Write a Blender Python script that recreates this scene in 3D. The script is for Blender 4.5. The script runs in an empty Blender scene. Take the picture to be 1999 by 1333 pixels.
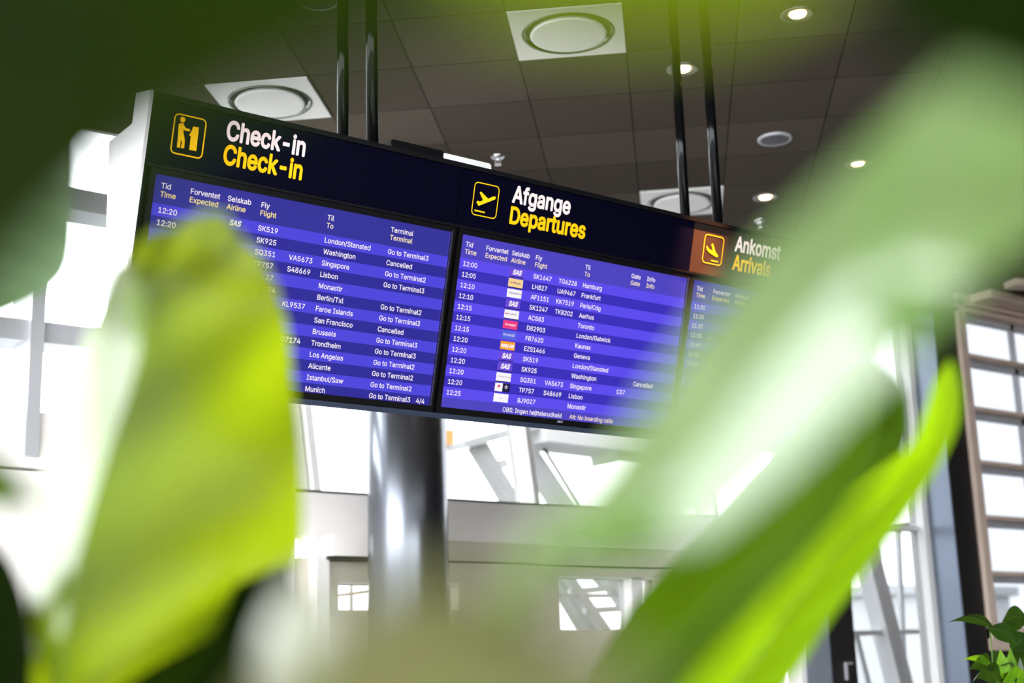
import bpy, bmesh, math, random, os
from mathutils import Vector, Matrix
random.seed(7)
SC = bpy.context.scene
COL = SC.collection
R = math.radians

# ------------------------------------------------------------------ camera, sky, lights, exposure
EYE = Vector((0, 0, 1.5))
YAW, PITCH, ROLL, FPX = R(37.7325), R(13.2851), R(-1.8056), 2776.0
FWD = Vector((math.sin(YAW)*math.cos(PITCH), math.cos(YAW)*math.cos(PITCH), math.sin(PITCH)))
_r0 = Vector((math.cos(YAW), -math.sin(YAW), 0)); _u0 = _r0.cross(FWD)
RGT = _r0*math.cos(ROLL) + _u0*math.sin(ROLL)
UPV = -_r0*math.sin(ROLL) + _u0*math.cos(ROLL)
cd = bpy.data.cameras.new('camera'); cam = bpy.data.objects.new('camera', cd); COL.objects.link(cam)
m = Matrix((RGT, UPV, -FWD)).transposed().to_4x4(); m.translation = EYE
cam.matrix_world = m
cd.sensor_width = 36.0; cd.lens = 36.0*FPX/1999.0; cd.clip_start = 0.02; cd.clip_end = 200
cd.dof.use_dof = True; cd.dof.focus_distance = 5.3; cd.dof.aperture_fstop = 2.0
SC.camera = cam
SC.view_settings.view_transform = 'Standard'; SC.view_settings.look = 'None'
SC.view_settings.exposure = 0.0; SC.view_settings.gamma = 1.0; SC.view_settings.use_curve_mapping = False
W = bpy.data.worlds.new('overcast_sky'); SC.world = W; W.use_nodes = True
W.node_tree.nodes['Background'].inputs[0].default_value = (0.95, 0.98, 1.0, 1)
W.node_tree.nodes['Background'].inputs[1].default_value = 14.0

def ray(x, y): return FWD*FPX + RGT*(x-999.5) - UPV*(y-666.5)
def at_depth(x, y, d): return EYE + ray(x, y)*(d/FPX)
def at_y(x, y, Y):
    d = ray(x, y); return EYE + d*(Y/d.y)

# ------------------------------------------------------------------ materials
def lin(c):
    return tuple((v/255/12.92 if v/255 <= 0.04045 else ((v/255+0.055)/1.055)**2.4) for v in c)
def mat(name, col, rough=0.5, metal=0.0, spec=0.5, noise=0.0, nscale=8.0, bump=0.0, bscale=60.0, emit=None, estr=1.0, coat=0.0):
    m = bpy.data.materials.new(name); m.use_nodes = True
    nt = m.node_tree; p = nt.nodes['Principled BSDF']
    p.inputs['Base Color'].default_value = (*col, 1); p.inputs['Roughness'].default_value = rough
    p.inputs['Metallic'].default_value = metal; p.inputs['Specular IOR Level'].default_value = spec
    p.inputs['Coat Weight'].default_value = coat
    tc = nt.nodes.new('ShaderNodeTexCoord')
    if noise:
        n = nt.nodes.new('ShaderNodeTexNoise'); n.inputs['Scale'].default_value = nscale; n.inputs['Detail'].default_value = 4
        r = nt.nodes.new('ShaderNodeValToRGB')
        r.color_ramp.elements[0].color = (*[max(0, c*(1-noise)) for c in col], 1)
        r.color_ramp.elements[1].color = (*[min(1, c*(1+noise)) for c in col], 1)
        nt.links.new(tc.outputs['Object'], n.inputs['Vector']); nt.links.new(n.outputs['Fac'], r.inputs[0]); nt.links.new(r.outputs[0], p.inputs['Base Color'])
    if bump:
        n2 = nt.nodes.new('ShaderNodeTexNoise'); n2.inputs['Scale'].default_value = bscale; n2.inputs['Detail'].default_value = 3
        b = nt.nodes.new('ShaderNodeBump'); b.inputs['Strength'].default_value = bump; b.inputs['Distance'].default_value = 0.01
        nt.links.new(tc.outputs['Object'], n2.inputs['Vector']); nt.links.new(n2.outputs['Fac'], b.inputs['Height']); nt.links.new(b.outputs[0], p.inputs['Normal'])
    if emit:
        p.inputs['Emission Color'].default_value = (*emit, 1); p.inputs['Emission Strength'].default_value = estr
    return m

def glass_mat(name, tint=(1, 1, 1), gloss=0.06):
    m = bpy.data.materials.new(name); m.use_nodes = True; nt = m.node_tree
    for n in list(nt.nodes): nt.nodes.remove(n)
    o = nt.nodes.new('ShaderNodeOutputMaterial'); t = nt.nodes.new('ShaderNodeBsdfTransparent'); g = nt.nodes.new('ShaderNodeBsdfGlossy')
    t.inputs[0].default_value = (*tint, 1); g.inputs['Roughness'].default_value = 0.02
    mx = nt.nodes.new('ShaderNodeMixShader'); mx.inputs[0].default_value = gloss
    nt.links.new(t.outputs[0], mx.inputs[1]); nt.links.new(g.outputs[0], mx.inputs[2]); nt.links.new(mx.outputs[0], o.inputs[0])
    return m

def ceiling_mat():
    m = mat('ceiling_tiles', (0.05, 0.045, 0.04), 0.85, spec=0.0)
    nt = m.node_tree; p = nt.nodes['Principled BSDF']
    tc = nt.nodes.new('ShaderNodeTexCoord'); b = nt.nodes.new('ShaderNodeTexBrick')
    b.offset = 0; b.squash = 1; b.inputs['Scale'].default_value = 1
    b.inputs['Brick Width'].default_value = 0.6; b.inputs['Row Height'].default_value = 0.6
    b.inputs['Mortar Size'].default_value = 0.0035; b.inputs['Mortar Smooth'].default_value = 0.1; b.inputs['Bias'].default_value = 0
    b.inputs['Color1'].default_value = (0.092, 0.076, 0.064, 1); b.inputs['Color2'].default_value = (0.132, 0.110, 0.092, 1)
    b.inputs['Mortar'].default_value = (0.022, 0.018, 0.016, 1)
    n = nt.nodes.new('ShaderNodeTexNoise'); n.inputs['Scale'].default_value = 35; n.inputs['Detail'].default_value = 5
    mx = nt.nodes.new('ShaderNodeMix'); mx.data_type = 'RGBA'; mx.blend_type = 'MULTIPLY'; mx.inputs[0].default_value = 0.25
    bp = nt.nodes.new('ShaderNodeBump'); bp.inputs['Strength'].default_value = 0.5; bp.inputs['Distance'].default_value = 0.004; bp.invert = True
    nt.links.new(tc.outputs['Object'], b.inputs['Vector']); nt.links.new(tc.outputs['Object'], n.inputs['Vector'])
    nt.links.new(b.outputs['Color'], mx.inputs[6]); nt.links.new(n.outputs['Fac'], mx.inputs[7])
    nt.links.new(mx.outputs[2], p.inputs['Base Color'])
    nt.links.new(b.outputs['Fac'], bp.inputs['Height']); nt.links.new(bp.outputs[0], p.inputs['Normal'])
    return m

def leaf_mat(name, top, trans, tfac=0.5, rough=0.35, spec=0.5, veins=26.0, coat=0.0, var=0.25, bmp=0.25):
    m = bpy.data.materials.new(name); m.use_nodes = True; nt = m.node_tree; L = nt.links.new
    p = nt.nodes['Principled BSDF']; out = nt.nodes['Material Output']
    p.inputs['Roughness'].default_value = rough; p.inputs['Specular IOR Level'].default_value = spec; p.inputs['Coat Weight'].default_value = coat
    p.inputs['Coat Roughness'].default_value = 0.18
    tc = nt.nodes.new('ShaderNodeTexCoord'); sx = nt.nodes.new('ShaderNodeSeparateXYZ'); L(tc.outputs['UV'], sx.inputs[0])
    def M(op, a, b=None):
        n = nt.nodes.new('ShaderNodeMath'); n.operation = op
        for i, v in enumerate((a, b)):
            if v is None: continue
            if isinstance(v, (int, float)): n.inputs[i].default_value = v
            else: L(v, n.inputs[i])
        return n.outputs[0]
    ax = M('ABSOLUTE', M('SUBTRACT', sx.outputs[0], 0.5))
    ph = M('SUBTRACT', M('MULTIPLY', sx.outputs[1], veins*6.283), M('MULTIPLY', ax, 14.0))
    s = M('MULTIPLY', M('ADD', M('SINE', ph), 1.0), 0.5)
    nz = nt.nodes.new('ShaderNodeTexNoise'); nz.inputs['Scale'].default_value = 9.0; nz.inputs['Detail'].default_value = 4; L(tc.outputs['Object'], nz.inputs['Vector'])
    f = M('ADD', M('MULTIPLY', s, 0.45), M('MULTIPLY', nz.outputs['Fac'], 0.55))
    def ramp(c, k):
        r = nt.nodes.new('ShaderNodeValToRGB'); r.color_ramp.elements[0].color = (*[x*(1-k) for x in c], 1); r.color_ramp.elements[1].color = (*[min(1, x*(1+k)) for x in c], 1)
        L(f, r.inputs[0]); return r.outputs[0]
    L(ramp(top, var), p.inputs['Base Color'])
    tr = nt.nodes.new('ShaderNodeBsdfTranslucent'); L(ramp(trans, var), tr.inputs['Color'])
    b = nt.nodes.new('ShaderNodeBump'); b.inputs['Strength'].default_value = bmp; b.inputs['Distance'].default_value = 0.004; L(s, b.inputs['Height'])
    L(b.outputs[0], p.inputs['Normal'])
    mx = nt.nodes.new('ShaderNodeMixShader'); mx.inputs[0].default_value = tfac
    L(p.outputs[0], mx.inputs[1]); L(tr.outputs[0], mx.inputs[2]); L(mx.outputs[0], out.inputs[0])
    return m

M_CEIL = ceiling_mat()
M_FLOOR = mat('stone_floor', (0.46, 0.44, 0.41), 0.4, noise=0.15, nscale=3)
M_FLOORD = mat('unseen_dark_floor', (0.035, 0.033, 0.032), 0.9, noise=0.3, nscale=40)  # for the unseen right floor, dark to cut light bounced onto the ceiling
M_WHITE = mat('white_paint', (0.78, 0.77, 0.76), 0.5, noise=0.03)
M_PALE = mat('pale_wall_panel', (0.90, 0.855, 0.83), 0.5, noise=0.05)
M_BEIGE = mat('beige_wall_panel', (0.62, 0.57, 0.49), 0.5, noise=0.08)
M_GREYALU = mat('grey_aluminium', (0.50, 0.51, 0.54), 0.4, 0.3)
M_DARK = mat('dark_wall', (0.012, 0.010, 0.010), 0.6, noise=0.2)
M_BLACKSEAM = mat('black_gap', (0.01, 0.01, 0.01), 0.8)
M_PILLAR = mat('polished_steel_pillar', (0.15, 0.16, 0.185), 0.27, 0.9, 0.5, noise=0.08, nscale=2)
M_STEEL = mat('blue_steel_column', (0.20, 0.23, 0.29), 0.30, 0.9, 0.5, noise=0.08, nscale=2)
M_WOOD = mat('tan_timber', (0.70, 0.55, 0.46), 0.45, noise=0.15, nscale=6)
M_EXTGREY = mat('exterior_grey_steel', (0.62, 0.64, 0.65), 0.5, noise=0.1)
M_EXTPALE = mat('exterior_pale_steel', (0.82, 0.83, 0.84), 0.5, noise=0.1)
M_ORANGE = mat('orange_panel', (0.95, 0.42, 0.12), 0.5, noise=0.05)
M_GROUND = mat('apron_concrete', (0.12, 0.12, 0.12), 0.8, noise=0.2, nscale=0.5)
M_GLASS = glass_mat('window_glass', (0.97, 0.985, 0.98), 0.05)
M_GLASST = glass_mat('solar_glass', (0.50, 0.502, 0.502), 0.03)
M_GLASSF = glass_mat('grey_window_glass', (0.285, 0.29, 0.30), 0.03)
M_GLASSP = glass_mat('portal_glass', (0.40, 0.405, 0.41), 0.03)
M_HOUS = mat('black_housing', (0.004, 0.004, 0.005), 0.4, spec=0.12, noise=0.1)
M_HEAD2 = mat('brown_black_header_panel', (0.022, 0.013, 0.010), 0.45, 0, 0.2, noise=0.25, nscale=60, bump=0.12, bscale=500)
M_HEAD = mat('navy_header_panel', (0.0016, 0.0016, 0.007), 0.35, 0, 0.02, noise=0.1, nscale=40, bump=0.12, bscale=500)
M_ENDCAP = mat('white_end_panel', (0.92, 0.92, 0.92), 0.4, noise=0.02)
M_TRIM = mat('silver_trim', (0.75, 0.75, 0.75), 0.2, 1.0, noise=0.05)
M_BLUETRIM = mat('blue_grey_trim', (0.05, 0.065, 0.11), 0.3, 0.6, noise=0.05)
M_POLE = mat('black_glossy_pole', (0.003, 0.003, 0.0035), 0.10, 0.0, 0.14, noise=0.1)
M_HWHITE = mat('white_lettering', (0.42, 0.36, 0.36), 0.6, spec=0.1, emit=(1.0, 0.82, 0.80), estr=0.62, noise=0.01)
M_HYEL = mat('yellow_lettering', (0.42, 0.24, 0.003), 0.6, spec=0.1, emit=(1.0, 0.58, 0.003), estr=0.75, noise=0.01)
M_BEZEL = mat('black_bezel', (0.004, 0.0035, 0.004), 0.35, spec=0.12, noise=0.1)
M_PLATE = mat('white_metal_plate', (0.90, 0.90, 0.88), 0.35, 0.1, noise=0.02)
M_RING = mat('chrome_ring', (0.20, 0.20, 0.19), 0.15, 1.0, noise=0.03)
M_SLOT = mat('dark_slot', (0.02, 0.02, 0.02), 0.6, noise=0.1)
M_SPKGRILL = mat('grey_speaker_grille', (0.10, 0.10, 0.11), 0.6, noise=0.1, nscale=400)
M_SPKRIM = mat('pale_speaker_rim', (0.5, 0.5, 0.55), 0.4, 0.2, noise=0.03)
M_CHROME = mat('chrome', (0.8, 0.8, 0.82), 0.12, 1.0, noise=0.02)
M_LAMPRING = mat('grey_lamp_ring', (0.22, 0.21, 0.20), 0.3, 0.7, noise=0.05)
M_REFL = mat('lamp_reflector', (0.6, 0.5, 0.36), 0.2, 0.8, noise=0.05)
M_LAMP = mat('warm_lamp', (1, 0.9, 0.7), 0.5, emit=(1.0, 0.72, 0.40), estr=9.0, noise=0.01)
M_POT = mat('charcoal_planter', (0.05, 0.05, 0.052), 0.5, noise=0.15)
M_SOIL = mat('soil', (0.03, 0.02, 0.014), 0.9, noise=0.5, nscale=60)
def screen_mat(name, srgb, k=1.0):
    c = lin(srgb)
    return mat(name, (0.004, 0.004, 0.01), 0.3, spec=0.1, emit=c, estr=k, noise=0.05)

# leaves
LF_LIME = leaf_mat('lime_leaf', (0.10, 0.21, 0.004), (0.36, 0.56, 0.001), 0.62, 0.45, 0.2, veins=7, var=0.12, bmp=0.05)
LF_MAIN = leaf_mat('bright_leaf', (0.055, 0.105, 0.002), (0.22, 0.275, 0.0004), 0.52, 0.28, 1.0, veins=4.0, coat=0.45, var=0.55)
LF_MID = leaf_mat('mid_green_leaf', (0.022, 0.050, 0.0008), (0.08, 0.15, 0.0008), 0.45, 0.6, 0.06, veins=7, var=0.15, bmp=0.05)
LF_TOP = leaf_mat('olive_lime_leaf', (0.05, 0.072, 0.0006), (0.13, 0.17, 0.0003), 0.6, 0.7, 0.05)
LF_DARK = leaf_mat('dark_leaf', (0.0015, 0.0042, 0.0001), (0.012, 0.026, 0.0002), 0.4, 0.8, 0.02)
LF_SHADE = leaf_mat('shaded_leaf', (0.0015, 0.0040, 0.0001), (0.034, 0.060, 0.0002), 0.5, 0.8, 0.02, veins=6)  # near-black colour holds the shade on the leaf's underside
LF_SHEEN = leaf_mat('waxy_leaf', (0.045, 0.10, 0.010), (0.13, 0.22, 0.006), 0.28, 0.22, 1.0, coat=0.35, veins=6, bmp=0.1)
LF_OLIVE = leaf_mat('olive_leaf', (0.075, 0.078, 0.030), (0.15, 0.15, 0.052), 0.5, 0.5, 0.3)
LF_PALE = leaf_mat('pale_sheen_leaf', (0.16, 0.17, 0.13), (0.2, 0.22, 0.14), 0.3, 0.35, 1.0, coat=0.6, veins=5, bmp=0.1)  # greyish pale base colour carries part of the leaf's sheen
LF_GREY = leaf_mat('grey_green_leaf', (0.07, 0.12, 0.05), (0.08, 0.18, 0.008), 0.3, 0.38, 0.8, coat=0.15, veins=8, bmp=0.1)
LF_BUSH = leaf_mat('bush_leaf', (0.014, 0.042, 0.006), (0.05, 0.11, 0.003), 0.35, 0.22, 1.0, veins=3, coat=0.3, var=0.15, bmp=0.08)
LF_BUSHL = leaf_mat('bush_young_leaf', (0.12, 0.30, 0.012), (0.40, 0.70, 0.01), 0.55, 0.35, 0.5, veins=5)
M_STALK = mat('green_stalk', (0.07, 0.12, 0.02), 0.5, spec=0.2, noise=0.15, nscale=30)

M_LITFRAME = leaf_mat('lit_white_frame', (0.8, 0.8, 0.82), (0.92, 0.92, 0.97), 0.8, 0.5, 0.2, veins=0.0)  # translucent so the sky behind makes the white reveals look lit
M_STALKD = mat('dark_stalk', (0.002, 0.006, 0.001), 0.8, spec=0.03, noise=0.15, nscale=30)

# ------------------------------------------------------------------ helpers
def tag(o, label, cat, group=None):
    o['label'] = label; o['category'] = cat
    if group: o['group'] = group
    return o
def thing(name, label, cat, loc=(0, 0, 0), group=None, rz=0.0):
    o = bpy.data.objects.new(name, None); COL.objects.link(o); o.location = loc; o.rotation_euler = (0, 0, rz)
    o.empty_display_size = 0.1
    return tag(o, label, cat, group)
def obj(name, bm, mats, parent=None, smooth=False, local=False):
    """bm in world coordinates (or already local to the parent)."""
    me = bpy.data.meshes.new(name)
    bmesh.ops.recalc_face_normals(bm, faces=bm.faces)
    bm.to_mesh(me); bm.free()
    return obj_me(name, me, mats, parent, smooth, local)
ORG = {}
def origin(o):
    if o is None: return Vector((0, 0, 0))
    v = Vector(o.location)
    return v + origin(o.parent)
def obj_me(name, me, mats, parent=None, smooth=False, local=False):
    for mm in (mats if isinstance(mats, (list, tuple)) else [mats]): me.materials.append(mm)
    if smooth:
        for p in me.polygons: p.use_smooth = True
    if parent is not None and not local: me.transform(Matrix.Translation(-origin(parent)))
    o = bpy.data.objects.new(name, me); COL.objects.link(o); o.parent = parent
    return o
def struct(name, bm, mats, parent=None, smooth=False):
    o = obj(name, bm, mats, parent, smooth)
    if parent is None: o['kind'] = 'structure'
    return o
def add_hex(bm, c8, mi=0):
    vs = [bm.verts.new(c) for c in c8]
    for f in ((0, 1, 2, 3), (7, 6, 5, 4), (0, 4, 5, 1), (1, 5, 6, 2), (2, 6, 7, 3), (3, 7, 4, 0)):
        bm.faces.new([vs[i] for i in f]).material_index = mi
def add_box(bm, x0, x1, y0, y1, z0, z1, mi=0):
    add_hex(bm, [(x0, y0, z0), (x1, y0, z0), (x1, y1, z0), (x0, y1, z0), (x0, y0, z1), (x1, y0, z1), (x1, y1, z1), (x0, y1, z1)], mi)
def box(x0, x1, y0, y1, z0, z1, bev=0.0):
    bm = bmesh.new(); add_box(bm, x0, x1, y0, y1, z0, z1)
    if bev: bmesh.ops.bevel(bm, geom=bm.edges[:], offset=bev, segments=2, affect='EDGES')
    return bm
def add_bar(bm, a, b, w, h=None, mi=0, up=Vector((0, 0, 1))):
    """rectangular beam from a to b"""
    a, b = Vector(a), Vector(b); h = h or w; d = (b-a).normalized()
    s = d.cross(up)
    if s.length < 1e-4: s = Vector((1, 0, 0))
    s.normalize(); t = s.cross(d)
    c = []
    for q in (a, b):
        for i, j in ((-1, -1), (1, -1), (1, 1), (-1, 1)): c.append(q + s*(i*w/2) + t*(j*h/2))
    add_hex(bm, c, mi)
def add_tube(bm, pts, rad, n=10, mi=0):
    pts = [Vector(p) for p in pts]; rings = []
    ref = Vector((0.31, 0.17, 0.93))
    for i, p in enumerate(pts):
        d = (pts[min(i+1, len(pts)-1)] - pts[max(i-1, 0)]).normalized()
        s = d.cross(ref).normalized(); t = s.cross(d)
        r = rad[i] if isinstance(rad, (list, tuple)) else rad
        rings.append([bm.verts.new(p + s*(r*math.cos(6.28318*k/n)) + t*(r*math.sin(6.28318*k/n))) for k in range(n)])
    for a, b in zip(rings, rings[1:]):
        for k in range(n):
            f = bm.faces.new((a[k], a[(k+1) % n], b[(k+1) % n], b[k])); f.material_index = mi; f.smooth = True
    bm.faces.new(rings[0][::-1]).material_index = mi; bm.faces.new(rings[-1]).material_index = mi
def add_lathe(bm, prof, n=40, mi=None, c=(0, 0, 0)):
    """prof: list of (r, z) ; material index per segment optional"""
    rings = []
    for r, z in prof:
        if r < 1e-6: rings.append([bm.verts.new((c[0], c[1], c[2]+z))])
        else: rings.append([bm.verts.new((c[0]+r*math.cos(6.28318*k/n), c[1]+r*math.sin(6.28318*k/n), c[2]+z)) for k in range(n)])
    for i, (a, b) in enumerate(zip(rings, rings[1:])):
        for k in range(n):
            q = (k+1) % n
            if len(a) == 1: vs = (a[0], b[q], b[k])
            elif len(b) == 1: vs = (a[k], a[q], b[0])
            else: vs = (a[k], a[q], b[q], b[k])
            f = bm.faces.new(vs); f.smooth = True
            if mi: f.material_index = mi[i]
def lathe(prof, n=40, c=(0, 0, 0)):
    bm = bmesh.new(); add_lathe(bm, prof, n, None, c); return bm
def dup(root, loc, label, group=None):
    r = root.copy(); COL.objects.link(r); r.location = loc; r['label'] = label
    for ch in root.children:
        c = ch.copy(); COL.objects.link(c); c.parent = r
        for g in ch.children:
            d = g.copy(); COL.objects.link(d); d.parent = c
    return r

# ------------------------------------------------------------------ the setting
CZ = 1.5 + 3.35                 # ceiling height
G = R(43.929)                   # the ceiling grid lies diagonally in the hall
GA = Vector((math.sin(G), math.cos(G), 0)); GB = Vector((math.cos(G), -math.sin(G), 0))
def grid(a, b, z=CZ): return GA*(a*3.35) + GB*(b*3.35) + Vector((0, 0, z))
YW = 8.0                        # glazed back wall
XL = -3.2                       # open unseen side left of the camera, placed to let daylight in
c0 = grid(2.183, -0.2115)
bm = bmesh.new()
cor = [(XL, -5.2), (16, -5.2), (16, YW), (XL, YW)]
inv = Matrix.Rotation(G, 4, 'Z')
lo = [inv @ (Vector((x, y, CZ)) - c0) for x, y in cor]
add_hex(bm, lo + [p + Vector((0, 0, 0.25)) for p in lo])
o = struct('ceiling', bm, M_CEIL); o.location = c0; o.rotation_euler = (0, 0, -G)
bm = bmesh.new(); add_box(bm, XL, 4.5, -5.2, YW+0.4, -0.2, 0, 0); add_box(bm, 4.5, 16, -5.2, YW+0.4, -0.2, 0, 1); struct('floor', bm, [M_FLOOR, M_FLOORD])
struct('ground', box(-60, 80, -60, 90, -0.5, -0.25), M_GROUND)
struct('wall_right', box(16, 16.2, -5.2, YW+0.4, 0, CZ+0.2), M_DARK)  # unseen dark wall added for the light and reflections
struct('wall_front', box(4.2, 16, -5.2, -5, 0, CZ+0.2), M_DARK)  # added unseen dark wall, cut short to let daylight in beside it
E = 1.5
# solid parts of the back wall
bm = bmesh.new()
add_box(bm, XL, 4.4, YW, YW+0.3, 0, E+1.22)                  # below the left bay
add_box(bm, 4.4, 8.9, YW, YW+0.25, E+0.92, E+1.21)           # spandrel of the middle bays
add_box(bm, XL, 16, YW, YW+0.04, CZ, CZ+0.4)
o = struct('wall_back', bm, M_PALE)
bm = bmesh.new()
add_box(bm, XL, 4.30, YW-0.02, YW+0.3, E+1.235, E+1.56); struct('trim_1', bm, M_PALE)
# lower wall under the ledge with two openings
bm = bmesh.new(); add_box(bm, 5.3, 8.9, YW+0.04, YW+0.25, E+0.785, E+0.92)
for x0, x1, z0, z1 in ((4.4, 4.75, 0, E+0.78), (4.75, 5.7, E+0.635, E+0.78), (4.75, 5.7, 0, E+0.45), (5.7, 6.58, 0, E+0.78), (6.58, 7.6, E+0.705, E+0.78),
                       (6.58, 7.6, 0, E+0.315), (7.6, 8.9, 0, E+0.78)):
    add_box(bm, x0, x1, YW+0.05, YW+0.25, z0, z1)
struct('wall_lower', bm, M_BEIGE)
bm = bmesh.new(); add_box(bm, 4.62, 5.3, YW-0.12, YW+0.25, E+0.785, E+0.92); struct('trim_2', bm, M_PALE)
bm = bmesh.new(); add_box(bm, 4.60, 5.3, YW-0.10, YW+0.2, E+0.762, E+0.785); add_box(bm, 5.3, 8.9, YW+0.03, YW+0.06, E+0.775, E+0.785); struct('trim_3', bm, M_BLACKSEAM)
bm = bmesh.new(); add_box(bm, 4.53, 4.62, YW-0.06, YW+0.2, 0, E+0.92); struct('trim_4', bm, M_WHITE)

def window(n, x0, x1, z0, z1, y, frame_bm, fmat, pane_y=None, glass=None):
    w = bpy.data.objects.new('window_%d' % n, None); COL.objects.link(w); w.location = ((x0+x1)/2, y, z0); w['kind'] = 'structure'
    obj('window_frame', frame_bm, fmat, w)
    obj('pane', box(x0, x1, (pane_y or y), (pane_y or y)+0.008, z0, z1), glass or M_GLASS, w)
    return w
# left bay: deep grey frame with two transoms
bm = bmesh.new()
for z0, z1 in ((1.975, 2.10), (2.815, 2.95)): add_box(bm, XL, 4.35, YW, YW+0.26, E+z0, E+z1)
for x in (-3.2, -1.7, -0.2, 1.25): add_box(bm, x, x+0.07, YW-0.05, YW+0.3, E+1.56, CZ)
add_box(bm, 2.66, 2.74, YW-0.05, YW+0.3, E+1.3, CZ)
window(1, XL, 4.4, E+1.56, CZ, YW, bm, M_GREYALU, YW+0.2)
# middle bays: white mullions that lean a little
bm = bmesh.new()
def lean(x, w0, w1, y0, y1, z0=E+1.21, z1=CZ, k=-0.13):
    dx = k*(z1-z0)
    add_hex(bm, [(x, y0, z0), (x+w0, y0, z0), (x+w0, y1, z0), (x, y1, z0), (x+dx, y0, z1), (x+dx+w1, y0, z1), (x+dx+w1, y1, z1), (x+dx, y1, z1)])
lean(4.40, 0.11, 0.11, YW+0.02, YW+0.2); lean(4.535, 0.05, 0.05, YW-0.02, YW+0.1)
lean(6.34, 0.045, 0.045, YW-0.02, YW+0.2); lean(8.15, 0.045, 0.045, YW-0.02, YW+0.2)
add_box(bm, 4.36, 8.9, YW, YW+0.2, E+1.195, E+1.212)
window(2, 4.36, 8.9, E+1.21, CZ, YW, bm, M_WHITE, YW+0.15, M_GLASST)
# the two low openings
bm = bmesh.new()
add_box(bm, 4.75, 5.7, YW+0.06, YW+0.2, E+0.62, E+0.636); add_box(bm, 4.745, 4.757, YW+0.06, YW+0.2, E+0.45, E+0.635)
window(3, 4.75, 5.7, E+0.45, E+0.635, YW, bm, M_WHITE, YW+0.15, M_GLASST)
bm = bmesh.new()
add_box(bm, 6.58, 7.6, YW+0.06, YW+0.2, E+0.695, E+0.706); add_box(bm, 6.575, 6.59, YW+0.06, YW+0.2, E+0.315, E+0.705); add_box(bm, 7.30, 7.42, YW+0.06, YW+0.2, E+0.315, E+0.705)
window(4, 6.58, 7.6, E+0.315, E+0.705, YW, bm, M_WHITE, YW+0.15, M_GLASST)
# right portal between the two steel columns, glazed to the floor
bm = bmesh.new()
add_box(bm, 10.66, 10.76, 7.86, 8.02, 0, CZ-0.05); add_box(bm, 8.9, 9.02, 7.86, 8.02, 0, CZ-0.05)
add_box(bm, 9.02, 10.66, 7.9, 8.0, E+3.05, E+3.13); add_box(bm, 9.02, 10.66, 7.9, 8.0, E+1.16, E+1.2)
add_box(bm, 9.02, 10.66, 7.9, 8.0, 0, 0.12); add_box(bm, 9.86, 9.9, 7.9, 8.0, E+1.2, E+3.05)
window(5, 9.0, 10.7, 0.1, CZ-0.1, 7.9, bm, M_WHITE, 7.94, M_GLASSP)
# timber framed window at the far right
YR = 7.6
bm = bmesh.new()
add_box(bm, 11.07, 11.17, YR-0.04, YR+0.2, E+0.20, E+3.30)
add_box(bm, 11.07, 16, YR-0.05, YR+0.2, E+3.18, E+3.22); add_box(bm, 11.07, 16, YR-0.04, YR+0.2, E+3.245, E+3.35)
for z in (2.765, 2.268, 1.77, 1.272, 0.772): add_box(bm, 11.17, 16, YR-0.02, YR+0.16, E+z-0.018, E+z+0.022)
add_box(bm, 11.07, 16, YR-0.02, YR+0.2, E+0.1, E+0.30)
obj_w6 = window(6, 11.07, 16, E+0.2, E+3.3, YR, bm, M_WOOD, YR+0.12, M_GLASSF)
bm = bmesh.new()
for x in (12.06, 13.1, 14.1, 15.1): add_box(bm, x, x+0.05, YR+0.07, YR+0.115, E+0.3, E+3.18)
for z in (2.765, 2.268, 1.77, 1.272, 0.772, 3.20): add_box(bm, 11.17, 16, YR+0.07, YR+0.115, E+z-0.075, E+z-0.018)
obj('inner_frame', bm, M_LITFRAME, obj_w6)
bm = bmesh.new(); add_box(bm, 11.07, 16, YR, YR+0.2, 0, E+0.1); struct('wall_under_window', bm, M_DARK)
# timber lining strip and dark bulkhead on the ceiling by the window
bm = bmesh.new(); add_box(bm, 11.25, 16, YR-0.28, YR-0.05, CZ-0.075, CZ-0.002); struct('trim_5', bm, M_WOOD)
bm = bmesh.new(); add_bar(bm, (11.15, 7.05, CZ-0.03), (14.9, 5.9, CZ-0.03), 0.16, 0.06); struct('trim_6', bm, M_WOOD)
bm = bmesh.new(); add_bar(bm, (11.9, 7.0, CZ-0.06), (15.4, 6.1, CZ-0.06), 0.05, 0.05); struct('trim_7', bm, M_GREYALU)
bm = bmesh.new(); add_box(bm, 8.9, 11.1, YR, 7.9, CZ-0.14, CZ); struct('trim_8', bm, M_DARK)

# ------------------------------------------------------------------ columns
def pillar(name, label, x, y, r):
    o = obj(name, lathe([(0, 0), (r, 0), (r, CZ), (0, CZ)], 64, (x, y, 0)), M_PILLAR); tag(o, label, 'column'); return o
pillar('round_column', 'glossy dark round column rising behind the departures board', 4.90, 7.45, 0.25)
def sq_col(name, label, x0, x1, y0, y1):
    t = thing(name, label, 'column', ((x0+x1)/2, (y0+y1)/2, 0))
    obj('shaft', box(x0, x1, y0, y1, 0.02, CZ-0.14, 0.006), M_STEEL, t)
    obj('dark_reflection', box(x0+0.004, x1-0.004, y0-0.006, y0+0.002, 0.03, CZ-0.15), M_DARK, t)['label'] = 'black sheet for the dark reflection on the front'  # black sheet imitates the steel front mirroring the dark hall
    obj('base_plate', box(x0-0.03, x1+0.03, y0-0.03, y1+0.03, 0, 0.02), M_GREYALU, t)
    return t
sq_col('square_column', 'dark square steel column with bluish side, left of the timber window', 10.73, 11.05, YR, 7.86)
c2 = sq_col('square_column', 'dark square steel column behind the lime leaf, left of the slanted white struts', 8.95, 9.26, YR, 7.86)
bm = bmesh.new(); add_box(bm, 9.10, 9.18, YR-0.03, YR, E+0.02, E+0.035); add_box(bm, 9.10, 9.115, YR-0.03, YR, E-0.1, E+0.02)
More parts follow.
